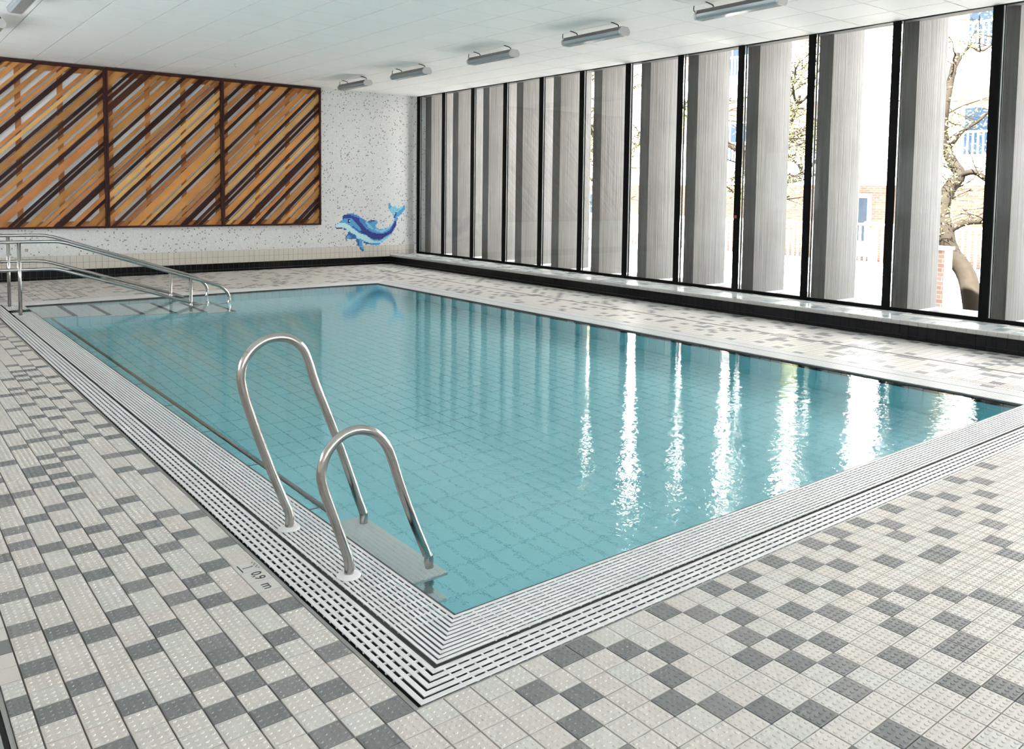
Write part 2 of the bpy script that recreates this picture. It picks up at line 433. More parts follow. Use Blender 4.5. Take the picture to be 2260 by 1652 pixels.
def deck_region(x0, x1, y0, y1):
    i0, i1 = math.floor((x0+GX)/TX)-1, math.ceil((x1+GX)/TX)+1
    j0, j1 = math.floor((y0+GY)/TY)-1, math.ceil((y1+GY)/TY)+1
    for i in range(i0, i1):
        for j in range(j0, j1):
            a0, a1 = max(x0, -GX+i*TX), min(x1, -GX+(i+1)*TX); c0, c1 = max(y0, -GY+j*TY), min(y1, -GY+(j+1)*TY)
            if a1-a0 < .02 or c1-c0 < .02: continue
            if i == -1 and 10 <= j <= 12: continue          # depth marker tiles
            full = ((a1-a0) > TX*.98 or (a0 == CHX and y0 == -GY and c0 < 1.5)) and (c1-c0) > TY*.98
            k = known(i, j); dark = (i, j) in DARK if k else (rng.random() < .24 and (i+j) % 2 == 0 or rng.random() < .07)
            mat = M['tile_e' if rng.random() < .3 else 'tile_d'] if dark else M[rng.choice(('tile_a', 'tile_a', 'tile_b', 'tile_c'))]
            gx, gy = .0028, .0018
            items.append(((a0+a1)/2, (c0+c1)/2, -.004, (a1-a0)/2-gx, (c1-c0)/2-gy, .004, mat, full))
deck_region(CHX, XS+.01, YN, -GY)
deck_region(XL, CHX-.07, YN, YF)
deck_region(CHX, -GX, -GY, YF)
deck_region(W+GR, XS+.01, -GY, YF)
deck_region(-GX, W+GR, L+GR, YF)
lay(floor, 'tile', items, 300, 9., studs=True)

# depth marker: three smooth tiles with printed symbol and figures (part of the floor)
def text_mesh(txt, size, loc, parent, name, rot=0):
    cu = bpy.data.curves.new(name, 'FONT'); cu.body = txt; cu.size = size; cu.align_x = 'CENTER'; cu.align_y = 'CENTER'; cu.extrude = .0004
    tmp = bpy.data.objects.new('tmp', cu); COL.objects.link(tmp)
    dg = bpy.context.evaluated_depsgraph_get(); me = bpy.data.meshes.new_from_object(tmp.evaluated_get(dg))
    bpy.data.objects.remove(tmp); bpy.data.curves.remove(cu)
    me.materials.clear(); me.materials.append(M['ink'])
    o = bpy.data.objects.new(name, me); link(o, parent); o.location = loc; o.rotation_euler = (0, 0, rot); return o
mx = -GX-TX/2
for j, kind in ((12, 'sym'), (11, '0,9'), (10, 'm')):
    cyy = -GY+(j+.5)*TY
    t = bpy.data.objects.new('marker_tile', tile_mesh('marker_tile', (TX/2-.0015, TY/2-.0012, .004), M['marker'], False)); t.location = (mx, cyy, -.004); link(t, floor)
    tag(t, 'smooth depth marker tile with black print')
    if kind == 'sym':
        s = MB()
        s.box(-.036, -.031, -.040, .030, .0042, .0048)                       # pool floor line
        s.box(-.020, .018, -.0075, -.0035, .0042, .0048)                     # arrow shaft
        for sx, d in ((-.026, 1), (.024, -1)): s.add([(sx, -.0055, .0048), (sx+.008*d, -.011, .0048), (sx+.008*d, 0, .0048)], [(0, 1, 2) if d < 0 else (0, 2, 1)])
        wv = [(.034+.006*math.sin(a*1.05*math.pi), -.038+.076*a/6, 0) for a in np.linspace(0, 6, 25)]
        vs = []; fs = []
        for k, (x, y, _) in enumerate(wv): vs += [(x-.0022, y, .0048), (x+.0022, y, .0048)]
        for k in range(len(wv)-1): fs.append((2*k, 2*k+1, 2*k+3, 2*k+2))
        s.add(vs, fs); s.build('print', M['ink'], t)
    else:
        text_mesh(kind, .068 if kind == 'm' else .062, (.006 if kind == '0,9' else .004, -.008 if kind == 'm' else 0, .0044), t, 'print', -math.pi/2)

# drain channel let into the deck near the camera (lower left)
ch = empty('drain_channel', (CHX-.035, 0, 0)); tag(ch, 'narrow steel slot drain channel sunk in deck at lower left', 'drain')
for a0, a1, nm, mt, z in ((CHX-.014, CHX-.001, 'edge_strip', 'drain_steel', -.001), (CHX-.030, CHX-.014, 'slot', 'slot_shade', -.005), (CHX-.068, CHX-.030, 'edge_strip', 'drain_steel', -.001)):
    o = MB().box(a0-(CHX-.035), a1-(CHX-.035), YN, .62, -.0058, z).build(nm, M[mt], ch)
o = MB().box(-.033, .034, .62, YF-.2, -.0058, -.001).build('cover_strip', M['tile_a'], ch)

# valley joint and drains in the deck beside the windows
VX = 6.62
o = MB().box(VX-.016, VX+.016, -2.0, 12.4, -.002, .0012).build('valley_joint', M['grout']); tag(o, 'dark thin valley joint running along the deck beside the bench', 'joint')
for k, (yy, lab) in enumerate(((12.18, 'small square floor drain near the far wall corner'), (7.45, 'small square floor drain halfway along the window deck'), (2.98, 'small square floor drain nearest the right edge of the photo'))):
    d = empty('floor_drain', (VX, yy, 0)); tag(d, lab, 'drain', 'floor drains beside the window bench')
    fr = MB(); fr.box(-.1, .1, -.1, -.085, .0002, .004); fr.box(-.1, .1, .085, .1, .0002, .004); fr.box(-.1, -.085, -.085, .085, .0002, .004); fr.box(.085, .1, -.085, .085, .0002, .004)
    fr.build('frame', M['drain_steel'], d); MB().box(-.085, .085, -.085, .085, .0002, .0012).build('well', M['slot_shade'], d)
    for q in range(5): MB().box(-.075+.033*q, -.058+.033*q, -.085, .085, .0012, .0035).build('bar', M['drain_steel'], d)

# ------------------------------------------------------------------ pool basin
ZF = -.905
b = MB()
b.box(-.3, W+.3, -.3, L+.3, ZF-.25, ZF-.006)
t = .012
b.box(-t-.03, -t+.004, -t, L+t, ZF-.006, -.03); b.box(W+t-.004, W+t+.03, -t, L+t, ZF-.006, -.03)
b.box(-t-.03, W+t+.03, -t-.03, -t+.004, ZF-.006, -.03); b.box(-t-.03, W+t+.03, L+t-.004, L+t+.03, ZF-.006, -.03)
basin = b.build('pool_basin', M['pool_joint']); tag(basin, 'rectangular pool basin lined with turquoise tiles', 'pool', kind='structure')
PX, PY = .1265, .2525
items = []
for i in range(-1, 44):
    for j in range(-1, 42):
        a0, a1 = max(0, .0535+i*PX), min(W, .0535+(i+1)*PX); c0, c1 = max(0, .018+j*PY), min(L, .018+(j+1)*PY)
        if a1-a0 < .01 or c1-c0 < .01: continue
        items.append(((a0+a1)/2, (c0+c1)/2, ZF-.003, (a1-a0)/2-.0045, (c1-c0)/2-.0045, .003, M['pool_tile'], False))
lay(basin, 'pool_tile', items, 300, 9.)
items = []
zrow = [(ZF+.0, ZF+.195), (ZF+.2, ZF+.395), (ZF+.4, ZF+.595), (ZF+.6, ZF+.765), (ZF+.77, -.03)]
for z0, z1 in zrow:
    for i in range(-1, 43):
        a0, a1 = max(0, .0535+i*PX), min(W, .0535+(i+1)*PX)
        if a1-a0 < .01: continue
        for yy in (-.004, L+.004): items.append(((a0+a1)/2, yy, (z0+z1)/2, (a1-a0)/2-.003, .004, (z1-z0)/2, M['pool_tile'], False))
    for j in range(-1, 82):
        c0, c1 = max(0, .018+j*PY/2), min(L, .018+(j+1)*PY/2)
        if c1-c0 < .01: continue
        for xx in (-.004, W+.004): items.append((xx, (c0+c1)/2, (z0+z1)/2, .004, (c1-c0)/2-.003, (z1-z0)/2, M['pool_tile'], False))
lay(basin, 'wall_tile', items, 0)
# overflow gutter round the pool
MB().box(-.25, -.014, 9.60, 9.96, -.045, -.03).build('slot_shade_block', M['slot_shade'], basin)  # solid near black block standing in for shade in the grate break
g = MB(); zg = -.16
for x0, x1, y0, y1 in ((-GX, W+GR, -GY, -.012), (-GX, W+GR, L+.012, L+GR), (-GX, -.012, -.012, L+.012), (W+.012, W+GR, -.012, L+.012)): g.box(x0, x1, y0, y1, zg-.05, zg)
g.build('gutter_bed', M['gutter_shade'], basin)
e = MB()
e.box(-.012, 0, -.012, L+.012, zg, -.004); e.box(W, W+.012, -.012, L+.012, zg, -.004); e.box(0, W, -.012, 0, zg, -.004); e.box(0, W, L, L+.012, zg, -.004)
e.build('overflow_lip', M['rubber'], basin)
e = MB()
e.box(-GX+.001, -GXE, -GY, L+GR, -.0055, -.001); e.box(-GXE, -GXE+.004, -GY, L+GR, zg, -.002); e.box(-GXE+.004, W+GR, -GY, -GY+.008, zg, -.002); e.box(W+GR-.008, W+GR, -GY+.008, L+GR, zg, -.002); e.box(-GXE+.004, W+GR-.008, L+GR-.008, L+GR, zg, -.002)
e.build('gutter_frame', M['drain_steel'], basin)
e = MB()
for d0, d1 in ((.252, .262),):
    e.box(-d1, -d0, -d1, L+d1, zg, -.012); e.box(W+d0, W+d1, -d1, L+d1, zg, -.012); e.box(-d0, W+d0, -d1, -d0, zg, -.012); e.box(-d0, W+d0, L+d0, L+d1, zg, -.012)
    e.box(-.25, W+.25, -.25, -.014, zg, -.09) ; e.box(-.25, -.014, -.014, L+.25, zg, -.09); e.box(W+.014, W+.25, -.014, L+.25, zg, -.09); e.box(-.014, W+.014, L+.014, L+.25, zg, -.09)
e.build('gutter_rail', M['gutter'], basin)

# grates: every bar its own mesh, mitred at the corners
def grate(side, d0, d1, nb, gap, label, a_lim=None):
    """bars between distance d0..d1 from the water edge on one side"""
    loc = {'near': (0, -d0, 0), 'left': (-d0, 0, 0), 'right': (W+d0, 0, 0), 'far': (0, L+d0, 0)}[side]
    r = empty('overflow_grate', loc); tag(r, label, 'grate', 'white overflow grates round the pool')
    pitch = (d1-d0)/nb; zt_, zb_ = .001, -.007
    def P(d, a, end, z):      # d distance out, a position along, end: None or 0/1 (mitre end)
        lim = L if side in ('left', 'right') else W
        if a_lim is None: a = -d if end == 0 else lim+d
        else:
            a = a_lim[0] if end == 0 else a_lim[1]
            if a == 'lo': a = -d
            if a == 'hi': a = lim+d
        q = {'near': (a, -d), 'left': (-d, a), 'right': (W+d, a), 'far': (a, L+d)}[side]
        return (q[0]-loc[0], q[1]-loc[1], z)
    for k in range(nb):
        e0 = d0+k*pitch; e1 = e0+pitch-gap
        prof = [(e0+.004, zb_), (e0, zt_-.003), (e0, zt_-.001), (e0+.001, zt_), (e1-.001, zt_), (e1, zt_-.001), (e1, zt_-.003), (e1-.004, zb_)]
        vs = [P(d, 0, 0, z) for d, z in prof]+[P(d, 0, 1, z) for d, z in prof]; n = len(prof)
        fs = [tuple(range(n)), tuple(range(2*n-1, n-1, -1))]+[(i, n+i, n+(i+1) % n, (i+1) % n) for i in range(n)]
        MB().add(vs, fs).build('bar', M['white_plastic'], r)
    rb = MB(); lim = L if side in ('left', 'right') else W
    a0 = -d0 if a_lim is None or a_lim[0] == 'lo' else a_lim[0]; a1 = lim+d0 if a_lim is None or a_lim[1] == 'hi' else a_lim[1]
    n = int((a1-a0)/.052)
    for k in range(n):
        a = a0+(k+.5)*(a1-a0)/n
        for q in range(nb):
            o0 = d0+(q+1)*pitch-gap-.001; o1 = d0+(q+1)*pitch+.001 if q < nb-1 else o0+gap*.25
            A = {'near': (a-.004, a+.004, -o1, -o0), 'left': (-o1, -o0, a-.004, a+.004), 'right': (W+o0, W+o1, a-.004, a+.004), 'far': (a-.004, a+.004, L+o0, L+o1)}[side]
            rb.box(A[0]-loc[0], A[1]-loc[0], A[2]-loc[1], A[3]-loc[1], -.006, -.0008)
    o = rb.build('cross_rib', M['white_plastic'], r); tag(o, kind='stuff')
    return r
DI0, DI1, DO0, DO1 = .014, .252, .266, .419
grate('near', DI0, DI1, 11, .0082, 'inner grate of fine white bars along the near pool edge')
grate('left', DI0, DI1, 11, .0082, 'inner grate of fine white bars along the left edge under the ladder', ('lo', 9.64))
grate('left', DI0, DI1, 11, .0082, 'short inner grate piece between both stair handrails', (9.92, 'hi'))
grate('right', DI0, DI1, 11, .0082, 'inner white grate along the pool edge facing the windows')
grate('far', DI0, DI1, 11, .0082, 'inner white grate along the far pool edge below the dolphin wall')
grate('near', DO0, DO1, 5, .0115, 'outer grate of five wide white bars beside the near deck tiles')
grate('left', DO0, DO1, 5, .0115, 'outer grate of five wide white bars beside the depth marker tiles')
grate('right', DO0, DO1, 5, .0115, 'outer white grate beside the deck in front of the windows')
grate('far', DO0, DO1, 5, .0115, 'outer white grate beside the deck at the far wall')

# stairs in the far left corner
st = empty('pool_stairs', (0, L, 0)); tag(st, 'underwater corner steps with dark nosing stripes', 'stairs', kind='structure')
SY0 = 9.12
for k, (x0, x1, z) in enumerate(((0.0, .42, -.09), (.42, .82, -.22), (.82, 1.23, -.35), (1.23, 1.64, -.47), (1.64, 2.05, -.60), (2.05, 2.46, -.74))):
    ox, oy = 0, L
    s_ = MB().box(x0+.001, x1, SY0-oy, -.001, ZF+.001, z-.007).build('step', M['pool_joint'], st)
    n = 3
    for q in range(2):
        w = (x1-x0-.055)/2; MB().box(x0+.003+q*w, x0+q*w+w-.002, SY0+.02-oy, -.006, z-.008, z).build('tread_tile', M['step_tile'], s_)
    MB().box(x1-.053, x1+.004, SY0-oy, -.004, z-.008, z+.001).build('nosing', M['step_nosing'], s_)
    MB().box(x0+.001, x1-.053, SY0-oy-.001, SY0+.018-oy, z-.008, z+.0005).build('side_nosing', M['step_nosing'], s_)
    w = .135; xx = x0
    while xx < x1-.02:
        x2 = min(xx+w, x1); MB().box(xx+.003, x2-.002, SY0-oy-.006, SY0-oy, ZF+.004, z-.012).build('side_tile', M['pool_tile'], s_); xx = x2

# water surface
wm = MB().add([(0, 0, WATER), (W, 0, WATER), (W, L, WATER), (0, L, WATER)], [(0, 1, 2, 3)]).build('pool_water', M['water']); tag(wm, 'clear still turquoise water filling the pool', 'water', kind='stuff')

# ------------------------------------------------------------------ ladder
ld = empty('pool_ladder', (-.18, .82, 0)); tag(ld, 'stainless pool ladder with two looped handrails and white treads', 'ladder')
R1 = [(-.182, 0), (-.182, .075), (-.213, .155), (-.282, .336), (-.355, .547), (-.395, .683), (-.406, .757), (-.392, .822), (-.352, .879), (-.294, .913), (-.231, .921), (-.167, .905), (-.115, .862), (-.084, .80), (-.044, .676), (.038, .466), (.122, .239), (.18, .07), (.207, -.005), (.213, -.06), (.213, -.40), (.213, -.52), (.16, -.60), (.006, -.62)]
R2 = [(-.182, 0), (-.184, .07), (-.218, .176), (-.267, .313), (-.298, .408), (-.303, .467), (-.284, .53), (-.243, .579), (-.188, .608), (-.124, .61), (-.06, .584), (-.01, .53), (.022, .462), (.063, .339), (.117, .194), (.172, .061), (.202, -.01), (.213, -.06), (.213, -.40), (.213, -.52), (.16, -.60), (.006, -.62)]
ob = Vector((-.18, .82, 0))
for yy, RR in ((1.127, R1), (.519, R2)):
    MB().tube([p-ob for p in spline([(x, yy, z) for x, z in RR], 5)], .0205, 18).build('handrail', M['steel'], ld)
    fl = MB().lathe((-.182-ob.x, yy-ob.y, 0), [(.0, .012), (.022, .012), (.03, .011), (.047, .006), (.051, .002), (.051, .0012)], 28).build('flange', M['white_plastic'], ld)
for z in (-.15, -.40):
    tr = MB().box(.03-ob.x, .255-ob.x, .43-ob.y, 1.21-ob.y, z-.025, z).build('tread', M['tread_white'], ld)
    for q in range(8): MB().box(.04+q*.026-ob.x, .062+q*.026-ob.x, .435-ob.y, 1.205-ob.y, z, z+.0025).build('tread_rib', M['tread_white'], tr)

# submerged rail on the left pool wall
gr = empty('pool_grab_rail', (0, 5.2, -.1)); tag(gr, 'dark steel grab rail under water along the left pool wall', 'rail')
MB().tube([(.117, 1.30-5.2, 0), (.117, 9.06-5.2, 0)], .0175, 14).build('rail', M['drain_steel'], gr)
for k in range(10):
    yy = 1.40+k*.845
    if yy < 9.1: MB().tube([(.0, yy-5.2, 0), (.11, yy-5.2, 0)], .006, 8).build('bracket', M['drain_steel'], gr)

# ------------------------------------------------------------------ stair handrails
def handrail(yy, dz, lab):
    r = empty('stair_handrail', (-.19, yy, 0)); tag(r, lab, 'handrail', 'stainless handrails of the pool stairs')
    o = Vector((-.19, yy, 0))
    top = [(-1.25, .60), (-1.31, .76), (-1.25, .922), (-.9, .925), (-.3, .924), (.18, .920), (.29, .905), (.42, .868), (1.1, .634), (1.88, .37), (2.20, .262), (2.31, .21), (2.39, .13), (2.42, .04), (2.39, -.05), (2.31, -.105), (2.22, -.10), (2.10, -.058), (1.88, .02), (1.1, .282), (.40, .512), (.27, .553), (.15, .572), (-.3, .578), (-.9, .583), (-1.25, .60)]
    MB().tube([p-o for p in spline([(x, yy, z+(dz if x < 2.3 and z > 0 else dz*.5)) for x, z in top], 5)], .0215, 14).build('rail_loop', M['steel'], r)
    for x, z0, z1 in ((-.19, .0, .915+dz), (1.88, -.60, .365+dz)):
        MB().tube([(x-o.x, 0, z0), (x-o.x, 0, z1)], .0215, 14).build('post', M['steel'], r)
    MB().lathe((0, 0, 0), [(0, .010), (.028, .010), (.055, .004), (.055, .0012)], 24).build('flange', M['white_plastic'], r)
    MB().tube([(-1.0-o.x, 0, .0), (-1.0-o.x, 0, .92+dz)], .0215, 14).build('post', M['steel'], r)
handrail(9.288, 0.0, 'stainless double handrail nearest the camera at the pool stairs')
handrail(10.24, 0.035, 'stainless double handrail against the far pool edge at the stairs')

# ------------------------------------------------------------------ walls
w = MB().box(XL-.2, XW+.3, YF, YF+.2, -.3, ZC+.35).build('wall_far', M['mosaic']); tag(w, 'white mosaic wall speckled with grey at the far end', kind='structure'); wall_far = w
b = MB(); LW = [(1.2, 3.2), (4.4, 6.4), (7.6, 9.6), (10.8, 12.8)]; LZ0, LZ1 = 1.15, 3.0    # left wall, four unseen windows added to brighten the left deck
b.box(XL-.2, XL, YN-.2, YF, -.3, LZ0); b.box(XL-.2, XL, YN-.2, YF, LZ1, ZC+.35)
ys = [YN-.2]+[v for p in LW for v in p]+[YF]
for k in range(0, len(ys), 2): b.box(XL-.2, XL, ys[k], ys[k+1], LZ0, LZ1)
w = b.build('wall_left', M['brown_wall']); tag(w, 'plain wall on the left of the hall', kind='structure')
for k, (y0, y1) in enumerate(LW):
    wn = empty('window_%d' % (21+k), (XL, (y0+y1)/2, LZ0)); tag(wn, ORD[k]+' unseen window from the camera, added in the left wall for fill light', kind='structure'); oy = (y0+y1)/2
    for q0, q1, r0, r1 in ((y0-oy, y0-oy+.06, 0, LZ1-LZ0), (y1-oy-.06, y1-oy, 0, LZ1-LZ0), (y0-oy+.06, y1-oy-.06, 0, .06), (y0-oy+.06, y1-oy-.06, LZ1-LZ0-.06, LZ1-LZ0)):
        MB().box(-.12, -.04, q0, q1, r0, r1).build('frame', M['black_metal'], wn)
    MB().box(-.085, -.079, y0-oy+.06, y1-oy-.06, .06, LZ1-LZ0-.06).build('pane', M['glass'], wn)
o = MB().box(XL-3.2, XL-.2, YN-.2, YF+1.0, 3.15, 3.3).build('sun_block_left', M['concrete']); tag(o, 'added unseen slab keeping sun out of the left wall windows', kind='structure')  # unseen slab, added only to block direct sun at the left windows
b = MB(); NW = [(-3.2, -1.2), (-.8, 1.2), (1.6, 3.6)]; NZ0, NZ1 = .95, 3.0      # near wall, three unseen windows added to light the near deck
b.box(XL, XW+.3, YN-.2, YN, -.3, NZ0); b.box(XL, XW+.3, YN-.2, YN, NZ1, ZC+.35)
xs = [XL]+[v for p in NW for v in p]+[XW+.3]
for k in range(0, len(xs), 2): b.box(xs[k], xs[k+1], YN-.2, YN, NZ0, NZ1)
w = b.build('wall_near', M['plaster']); tag(w, 'plain wall behind the camera', kind='structure')
for k, (x0, x1) in enumerate(NW):
    wn = empty('window_%d' % (18+k), ((x0+x1)/2, YN, NZ0)); tag(wn, ('left', 'middle', 'right')[k]+' unseen window added behind the camera for fill light', kind='structure'); ox = (x0+x1)/2
    for q0, q1, r0, r1 in ((x0-ox, x0-ox+.06, 0, NZ1-NZ0), (x1-ox-.06, x1-ox, 0, NZ1-NZ0), (x0-ox+.06, x1-ox-.06, 0, .06), (x0-ox+.06, x1-ox-.06, NZ1-NZ0-.06, NZ1-NZ0)):
        MB().box(q0, q1, -.12, -.04, r0, r1).build('frame', M['black_metal'], wn)
    MB().box(x0-ox+.06, x1-ox-.06, -.085, -.079, .06, NZ1-NZ0-.06).build('pane', M['glass'], wn)
o = MB().box(XL-3.2, XW, YN-2.2, YN-.2, 3.15, 3.3).build('sun_block_near', M['concrete']); tag(o, 'added unseen slab keeping sun out of the windows behind the camera', kind='structure')  # unseen sun blocker added outside the near wall windows
# beige tile band and black skirting on the far wall
band = MB().box(XL, XW, YF-.008, YF, .165, .41).build('trim_1', M['light_grout']); tag(band, 'double row of beige wall tiles above the black skirting', kind='structure')
items = []; n = int((XW-XL)/TX)
for k in range(n+1):
    x0 = XL+k*TX; x1 = min(x0+TX, XW)
    if x1-x0 < .03: continue
    for z0, z1 in ((.165, .2875), (.2875, .41)): items.append(((x0+x1)/2, YF-.011, (z0+z1)/2, (x1-x0)/2-.0025, .003, (z1-z0)/2-.0025, M['beige_tile'], False))
lay(band, 'wall_tile', items, 300, 6.)
bb = MB().box(XL, XS+.02, YF-.008, YF, 0, .165).build('baseboard_far', M['light_grout']); tag(bb, 'black tile skirting at the foot of the far wall', kind='structure')
items = []
for k in range(int((XS-XL)/TX)+1):
    x0 = XL+k*TX; x1 = min(x0+TX, XS)
    if x1-x0 < .03: continue
    for z0, z1 in ((.0005, .046), (.046, .165)): items.append(((x0+x1)/2, YF-.011-(.004 if z0 < .01 else 0), (z0+z1)/2, (x1-x0)/2-.002, .003+(.004 if z0 < .01 else 0), (z1-z0)/2-.0018, M['black_tile'], False))
lay(bb, 'skirting_tile', items, 300, 6.)

# ------------------------------------------------------------------ bench under the windows
bn = MB().box(XS+.01, XW+.02, YN, YF-.002, 0, ZS-.008).build('window_bench', M['light_grout']); tag(bn, 'low tiled bench with black front along the window wall', 'bench', kind='structure')
items_r, items_c, items_e, items_t = [], [], [], []
nn = int((YF-YN)/TX); rr = random.Random(8)
for k in range(nn):
    y1 = YF-.002-k*TX; y0 = y1-TX; yc = (y0+y1)/2; hy = TX/2-.0018
    items_r.append((XS+.006, yc, .1055, .004, hy, .0575, M['black_tile'], False))
    items_c.append((XS+.001, yc, .0245, .009, hy, .0215, M['black_tile'], False))
    items_e.append(yc)
    for q in range(6):
        x0 = XS+.052+q*.1; x1 = min(x0+.1, XW-.02)
        items_t.append(((x0+x1)/2, yc, ZS-.004, (x1-x0)/2-.0015, hy, .004, M['bench_b'] if rr.random() < .2 else M['bench_a'], False))
lay(bn, 'front_tile', items_r, 300, 7.); lay(bn, 'cove_tile', items_c, 300, 5.); lay(bn, 'top_tile', items_t, 300, 7.)
prof = [(0, -.046), (0, -.022), (.006, -.008), (.02, .0), (.050, .0), (.050, -.046)]
bm = MB().prism([(p[0], p[1]) for p in prof], 1, -TX/2+.0018, TX/2-.0018)
e_ob = bm.build('edge_tile', M['bull'], bn); e_me = e_ob.data
first = True
for yc in items_e:
    u = project((XS, yc, ZS))[0]
    o = e_ob if first else bpy.data.objects.new('edge_tile', e_me)
    if not first: link(o, bn)
    first = False; o.location = (XS, yc, ZS)

# ------------------------------------------------------------------ ceiling
ce = MB().box(XL-.2, XW+.3, YN-.2, YF+.2, ZC+.012, ZC+.3).build('ceiling', M['ceiling_gap']); tag(ce, 'suspended ceiling of square white boards', kind='structure')
items = []; CP = .6415
for i in range(-16, 8):
    for j in range(-16, 18):
        x0, x1 = max(XL, 5.138+i*CP), min(XW+.05, 5.138+(i+1)*CP); y0, y1 = max(YN, 4.33+j*CP), min(YF, 4.33+(j+1)*CP)
        if x1-x0 < .03 or y1-y0 < .03: continue
        items.append(((x0+x1)/2, (y0+y1)/2, ZC+.006, (x1-x0)/2-.0055, (y1-y0)/2-.0046, .006, M['ceiling'], False))
lay(ce, 'ceiling_board', items, 300, 10.)

# ------------------------------------------------------------------ windows
MY = [13.62, 12.606, 11.525, 10.438, 9.345, 8.251, 7.148, 6.039, 4.923, 3.802, 2.661, 1.524, .39, -.74, -1.86, -2.97, -4.08]
for k, y1 in enumerate(MY):
    y0 = MY[k+1] if k+1 < len(MY) else YN
    wn = empty('window_%d' % (k+1), (XW, (y0+y1)/2, ZS)); tag(wn, '%s tall black framed window bay from the far corner' % ORD[k], kind='structure')
    oy, oz = (y0+y1)/2, ZS; mw = .101
    MB().box(0, .02, y1-mw-oy, y1-oy, 0, ZC-oz+.005).build('mullion', M['black_metal'], wn)
    MB().box(.001, .045, y0-oy, y1-mw-oy, 0, .047).build('bottom_rail', M['black_metal'], wn)
    MB().box(.004, .045, y0-oy, y1-mw-oy, ZC-oz-.010, ZC-oz+.005).build('top_rail', M['black_metal'], wn)
    MB().box(.030, .040, y1-mw-.014-oy, y1-mw-.002-oy, .047, ZC-oz-.01).build('glazing_bead', M['bead'], wn)
    MB().box(.030, .044, y1-mw-.024-oy, y1-mw-.014-oy, .047, ZC-oz-.01).build('gasket', M['black_metal'], wn)
    MB().box(.022, .028, y0-oy, y1-oy, .047, ZC-oz-.010).build('pane', M['glass'], wn)

# red sticker on a mullion
o = MB().box(XW-.004, XW-.0005, 4.868, 4.902, 1.285, 1.325).build('sticker', M['red']); tag(o, 'small red sticker on a black window mullion', 'sticker')

# vents in the bench
for k in range(0, 13):
    yc = MY[k]-.70
    if yc < YN+.4: break
    v = empty('bench_vent', (8.035, yc, ZS)); tag(v, 'metal air vent in the bench top below the %s window bay from the far corner' % ORD[k], 'vent', 'air vents in the window bench')
    f = MB(); hx, hy = .085, .33
    f.box(-hx, hx, -hy, -hy+.012, 0, .006); f.box(-hx, hx, hy-.012, hy, 0, .006); f.box(-hx, -hx+.012, -hy+.012, hy-.012, 0, .006); f.box(hx-.012, hx, -hy+.012, hy-.012, 0, .006)
    f.build('frame', M['vent_metal'], v); MB().box(-hx+.012, hx-.012, -hy+.012, hy-.012, 0, .0015).build('opening', M['slot_shade'], v)
    for q in range(4): MB().box(-.066+.036*q, -.046+.036*q, -hy+.012, hy-.012, .0015, .005).build('slat', M['vent_metal'], v)
    MB().box(-hx+.012, hx-.012, -.008, .008, .0015, .0065).build('divider', M['vent_metal'], v)

# ------------------------------------------------------------------ wood panels on the far wall
PANELS = {
 'left': [(3.57,3.66,'L'),(3.45,3.54,'D'),(3.366,3.42,'L'),(3.19,3.317,'L'),(3.039,3.104,'L'),(2.952,3.025,'D'),(2.738,2.864,'L'),(2.596,2.656,'O'),(2.467,2.551,'L'),(2.305,2.429,'D'),(2.11,2.188,'O'),(1.99,2.078,'P'),(1.845,1.917,'D'),(1.654,1.819,'L'),(1.55,1.644,'D'),(1.437,1.522,'B'),(1.257,1.40,'L'),(1.125,1.215,'L'),(1.011,1.106,'D'),(.774,.964,'O'),(.624,.702,'D'),(.512,.604,'D'),(.272,.458,'L'),(.155,.243,'L'),(.033,.126,'O'),(-.139,.008,'D'),(-.315,-.222,'O'),(-.404,-.32,'D'),(-.65,-.478,'L'),(-.768,-.679,'O')],
 'middle': [(1.785,1.888,'O'),(1.533,1.739,'L'),(1.449,1.51,'D'),(1.3,1.403,'B'),(1.103,1.262,'B'),(.953,1.037,'L'),(.812,.92,'O'),(.596,.77,'L'),(.493,.577,'D'),(.309,.413,'L'),(.13,.267,'D'),(-.022,.054,'L'),(-.164,-.055,'O'),(-.259,-.183,'D'),(-.439,-.296,'P'),(-.562,-.467,'P'),(-.657,-.577,'D'),(-.857,-.705,'L'),(-1.0,-.919,'B'),(-1.163,-1.048,'O'),(-1.388,-1.173,'L'),(-1.493,-1.412,'P'),(-1.589,-1.507,'D'),(-1.871,-1.647,'L'),(-1.96,-1.886,'L'),(-2.099,-1.99,'O'),(-2.255,-2.114,'D'),(-2.419,-2.332,'B'),(-2.517,-2.444,'D'),(-2.778,-2.579,'L'),(-2.905,-2.81,'O')],
 'right': [(-.273,-.159,'O'),(-.537,-.361,'L'),(-.643,-.559,'D'),(-.837,-.705,'L'),(-.997,-.855,'D'),(-1.147,-1.067,'O'),(-1.236,-1.156,'D'),(-1.52,-1.316,'L'),(-1.6,-1.533,'D'),(-1.797,-1.66,'O'),(-2.004,-1.83,'L'),(-2.118,-2.042,'L'),(-2.212,-2.132,'D'),(-2.421,-2.26,'P'),(-2.516,-2.43,'D'),(-2.629,-2.554,'D'),(-2.848,-2.677,'L'),(-2.934,-2.858,'D'),(-3.052,-2.978,'P'),(-3.205,-3.106,'L'),(-3.406,-3.245,'D'),(-3.568,-3.466,'O'),(-3.661,-3.575,'D'),(-3.889,-3.733,'L'),(-4.005,-3.91,'D'),(-4.143,-4.037,'L'),(-4.347,-4.186,'L'),(-4.477,-4.379,'D'),(-4.598,-4.499,'D'),(-4.798,-4.642,'L'),(-4.916,-4.832,'L')]}
